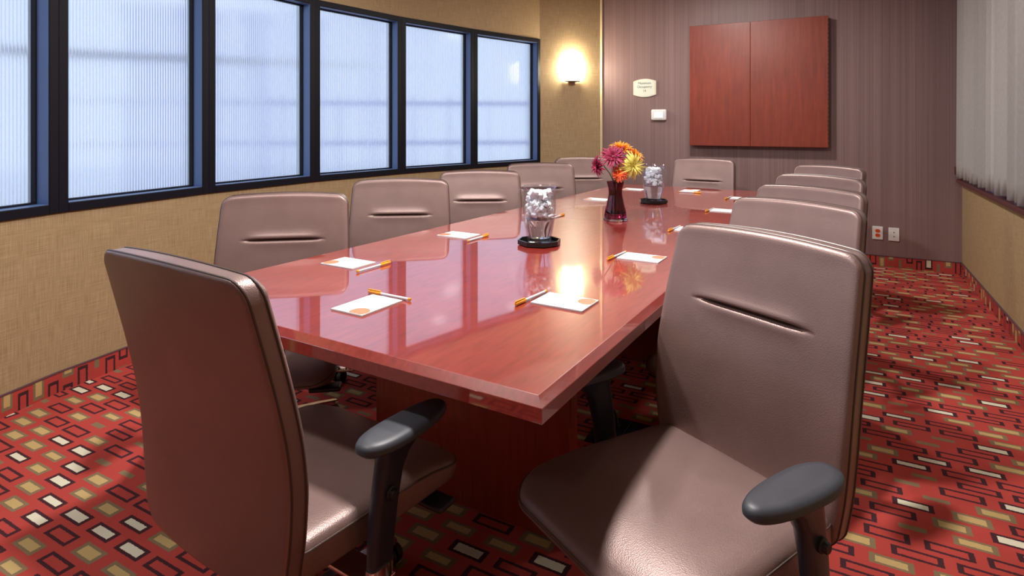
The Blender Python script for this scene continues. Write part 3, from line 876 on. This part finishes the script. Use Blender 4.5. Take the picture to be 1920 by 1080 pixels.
make_flower('chrysanthemum', (.602, 3.315, .992), 'small red-orange flower low at the vase mouth', .046, (-.05, -.9, .25), M['redp'],
            [(24, 1.0, .10), (22, .88, .45), (16, .65, .85)], .0050, .3, seed=6)

# ------------------------------------------------------------------ things on the brown wall
Xb = Matrix(((v_.x, u_.x, 0, 0), (v_.y, u_.y, 0, 0), (0, 0, 1, 0), (0, 0, 0, 1)))    # local x along wall, y into wall
WU = R_.dot(u_)
def on_wall(name, v, z, lab, cat, kind=None):
    p = v_*v + u_*WU; o = empty(name, (p.x, p.y, z), -TH); tag(o, lab, cat, kind=kind); return o   # local -Y faces the room
root = on_wall('wall_cabinet', -.728, 1.06, 'square cherry wood whiteboard cabinet on the brown wall', 'cabinet')
cw, chh, cd = .625, 1.215, .095
bm = bmesh.new(); bevel_box(bm, -cw+.004, cw-.004, -cd+.022, -.001, .003, chh-.003, .002, 1); mesh_obj('carcass', bm, M['cabinet'], root)
for x0, x1 in ((-cw, -.0462), (-.0438, cw)):
    bm = bmesh.new(); bevel_box(bm, x0, x1, -cd, -cd+.020, 0, chh, .002, 1); mesh_obj('door', bm, M['cabinet'], root)
hx = cw-.006
for k in range(30):
    bm = bmesh.new(); z = .02+k*(chh-.04)/29
    lathe(bm, [(.0035, z-.008), (.0035, z+.008)], 8, Matrix.Translation((cw+.0005, -cd+.021, 0)))
    if k == 0: hinge = mesh_obj('hinge_knuckle', bm, M['steel'], root)
    else:
        bm.free(); h = hinge.copy(); C.objects.link(h); h.parent = root; h.location = (0, 0, k*(chh-.04)/29)
# occupancy plaque
k_ = (1209-960)/1113; D = WU/(u_.x*k_+u_.y); sv = (k_*D)*v_.x + D*v_.y
root = on_wall('occupancy_sign', sv, 1.265+(235-165)/1113*D, 'cream plaque with arched top reading Maximum Occupancy 14', 'sign')
def plaque(hw, hh, arch, y0, y1):
    bm = bmesh.new(); pts = []
    for k in range(13):
        t = -1+2*k/12; pts.append((t*hw, -hh-arch*(1-t*t)))
    for k in range(13):
        t = 1-2*k/12; pts.append((t*hw, hh+arch*(1-t*t)))
    loft(bm, [[Vector((x, y, z)) for x, z in pts] for y in (y0, y1)]); return bm
mesh_obj('plaque', plaque(.124, .072, .026, -.010, -.001), M['cream'], root)
M['cream2'] = simple('pale_green_insert', (.76, .80, .70), .35)
mesh_obj('insert_panel', plaque(.110, .066, .030, -.0115, -.0100), M['cream2'], root)
for txt, z, sz in (('Maximum', .040, .036), ('Occupancy', .002, .036), ('14', -.042, .034)):
    cu = bpy.data.curves.new('lettering', 'FONT'); cu.body = txt; cu.align_x = 'CENTER'; cu.size = sz; cu.extrude = .0004
    tmp = bpy.data.objects.new('lettering', cu); me = bpy.data.meshes.new_from_object(tmp); bpy.data.objects.remove(tmp); bpy.data.curves.remove(cu)
    o = bpy.data.objects.new('lettering', me); link(o, root); me.materials.clear(); me.materials.append(M['grey'])
    o.location = (0, -.0122, z); o.rotation_euler = (PI/2, 0, 0)
# thermostat
k_ = (1236-960)/1113; D = WU/(u_.x*k_+u_.y); sv = (k_*D)*v_.x + D*v_.y
root = on_wall('thermostat', sv, 1.265+(235-215.5)/1113*D, 'white thermostat with a small lit screen below the occupancy sign', 'thermostat')
bm = bmesh.new(); bevel_box(bm, -.081, .081, -.032, -.001, -.058, .058, .014, 3); mesh_obj('housing', bm, M['white'], root, True)
bm = bmesh.new(); bevel_box(bm, -.052, .052, -.0345, -.031, -.036, .036, .002, 1); mesh_obj('screen_bezel', bm, M['white'], root)
bm = bmesh.new(); bx(bm, -.045, .047, -.0352, -.034, -.030, .030); mesh_obj('screen', bm, M['thermo_screen'], root)
# wall plates
for px, lab, nm in ((1645.5, 'white wall plate with two orange power sockets near the right corner', 'power_outlet'), (1676, 'plain white wall plate with two screws near the right corner', 'blank_wall_plate')):
    k_ = (px-960)/1113; D = WU/(u_.x*k_+u_.y); sv = (k_*D)*v_.x + D*v_.y
    py = 436.5 if nm == 'power_outlet' else 439.5
    root = on_wall(nm, sv, 1.265+(235-py)/1113*D, lab, 'outlet')
    bm = bmesh.new(); bevel_box(bm, -.041, .041, -.007, -.0005, -.059, .059, .003, 2); mesh_obj('cover_plate', bm, M['white'], root)
    if nm == 'power_outlet':
        for z in (-.020, .020):
            bm = bmesh.new(); rings = []
            for y in (-.0095, -.006):
                rings.append([Vector((.0185*math.copysign(abs(math.cos(2*PI*k/24))**.7, math.cos(2*PI*k/24)), y, z+.0145*math.copysign(abs(math.sin(2*PI*k/24))**.7, math.sin(2*PI*k/24)))) for k in range(24)])
            loft(bm, rings); sk = mesh_obj('socket', bm, M['outlet'], root)
            for xx in (-.006, .006):
                bm = bmesh.new(); bx(bm, xx-.001, xx+.001, -.0099, -.0090, z-.002, z+.006); mesh_obj('slot', bm, M['black'], sk)
    else:
        for z in (-.018, .018):
            bm = bmesh.new(); lathe(bm, [(.0055, 0), (.0055, .0016), (.003, .003)], 14, Matrix.Translation((0, -.0068, z)) @ Matrix.Rotation(PI/2, 4, 'X')); mesh_obj('screw', bm, M['grey'], root, True)

# ------------------------------------------------------------------ wall sconce on the curved wall
a, b = Q[8], L_; d = (b-a).normalized(); o_ = outward(a, b)
pos = a + d*(.512*(b-a).length/.732)
kx = (1072-960)/1113
t_ = (kx*a.y-a.x)/(d.x-kx*d.y); pos = a + d*t_
root = empty('wall_sconce', (pos.x, pos.y, 1.868), math.atan2(d.y, d.x)); tag(root, 'glowing glass wall sconce between the last window and the corner', 'lamp')
bm = bmesh.new(); bevel_box(bm, -.05, .05, -.016, -.001, -.13, .10, .004, 2); mesh_obj('back_plate', bm, M['steel'], root)
bm = bmesh.new(); rings = []
for z, s in ((-.115, .78), (-.10, .84), (-.02, .95), (.06, 1.0), (.118, 1.04)):
    rings.append([Vector((.118*s*math.cos(PI*k/20), -.016-.085*s*math.sin(PI*k/20), z)) for k in range(21)])
loft(bm, rings, False, False, False)
sh = mesh_obj('glass_shade', bm, M['shade'], root, True); sm = sh.modifiers.new('thickness', 'SOLIDIFY'); sm.thickness = .004
bm = bmesh.new(); rings = [[Vector((.098*s*math.cos(PI*k/20), -.014-.072*s*math.sin(PI*k/20), z)) for k in range(21)] for z, s in ((-.128, .85), (-.117, 1.0))]
loft(bm, rings); mesh_obj('base_cup', bm, M['steel'], root)
for x in (.045, .080):
    bm = bmesh.new(); tube(bm, [(x, -.016-.088*math.sqrt(max(0, 1-(x/.112)**2)), -.118), (x, -.016-.094*math.sqrt(max(0, 1-(x/.114)**2)), -.07)], .003, 6); mesh_obj('clip_rod', bm, M['steel'], root)

# ------------------------------------------------------------------ floor box and cable under the table
root = empty('floor_box', (.46, 2.42, 0), -TH); tag(root, 'dark floor socket box in the carpet under the table', 'floor box')
bm = bmesh.new(); bevel_box(bm, -.13, .13, -.12, .12, .0, .006, .002, 1); mesh_obj('frame_plate', bm, M['black'], root)
for x0, x1 in ((-.115, -.004), (.004, .115)):
    bm = bmesh.new(); bevel_box(bm, x0, x1, -.105, .105, .005, .0095, .002, 1); mesh_obj('lid', bm, M['plastic'], root)
bm = bmesh.new(); lathe(bm, [(.016, .009), (.016, .0115), (.008, .0115)], 16, Matrix.Translation((-.06, -.07, 0))); mesh_obj('latch', bm, M['chrome'], root, True)
bm = bmesh.new(); tube(bm, [(.44, 2.45, .02), (.43, 2.46, .07), (.38, 2.50, .13), (.34, 2.55, .15), (.30, 2.57, .19)], .006, 8)
tag(mesh_obj('power_cable', bm, M['black'], None, True), 'black power cable rising from the floor box under the table', 'cable')
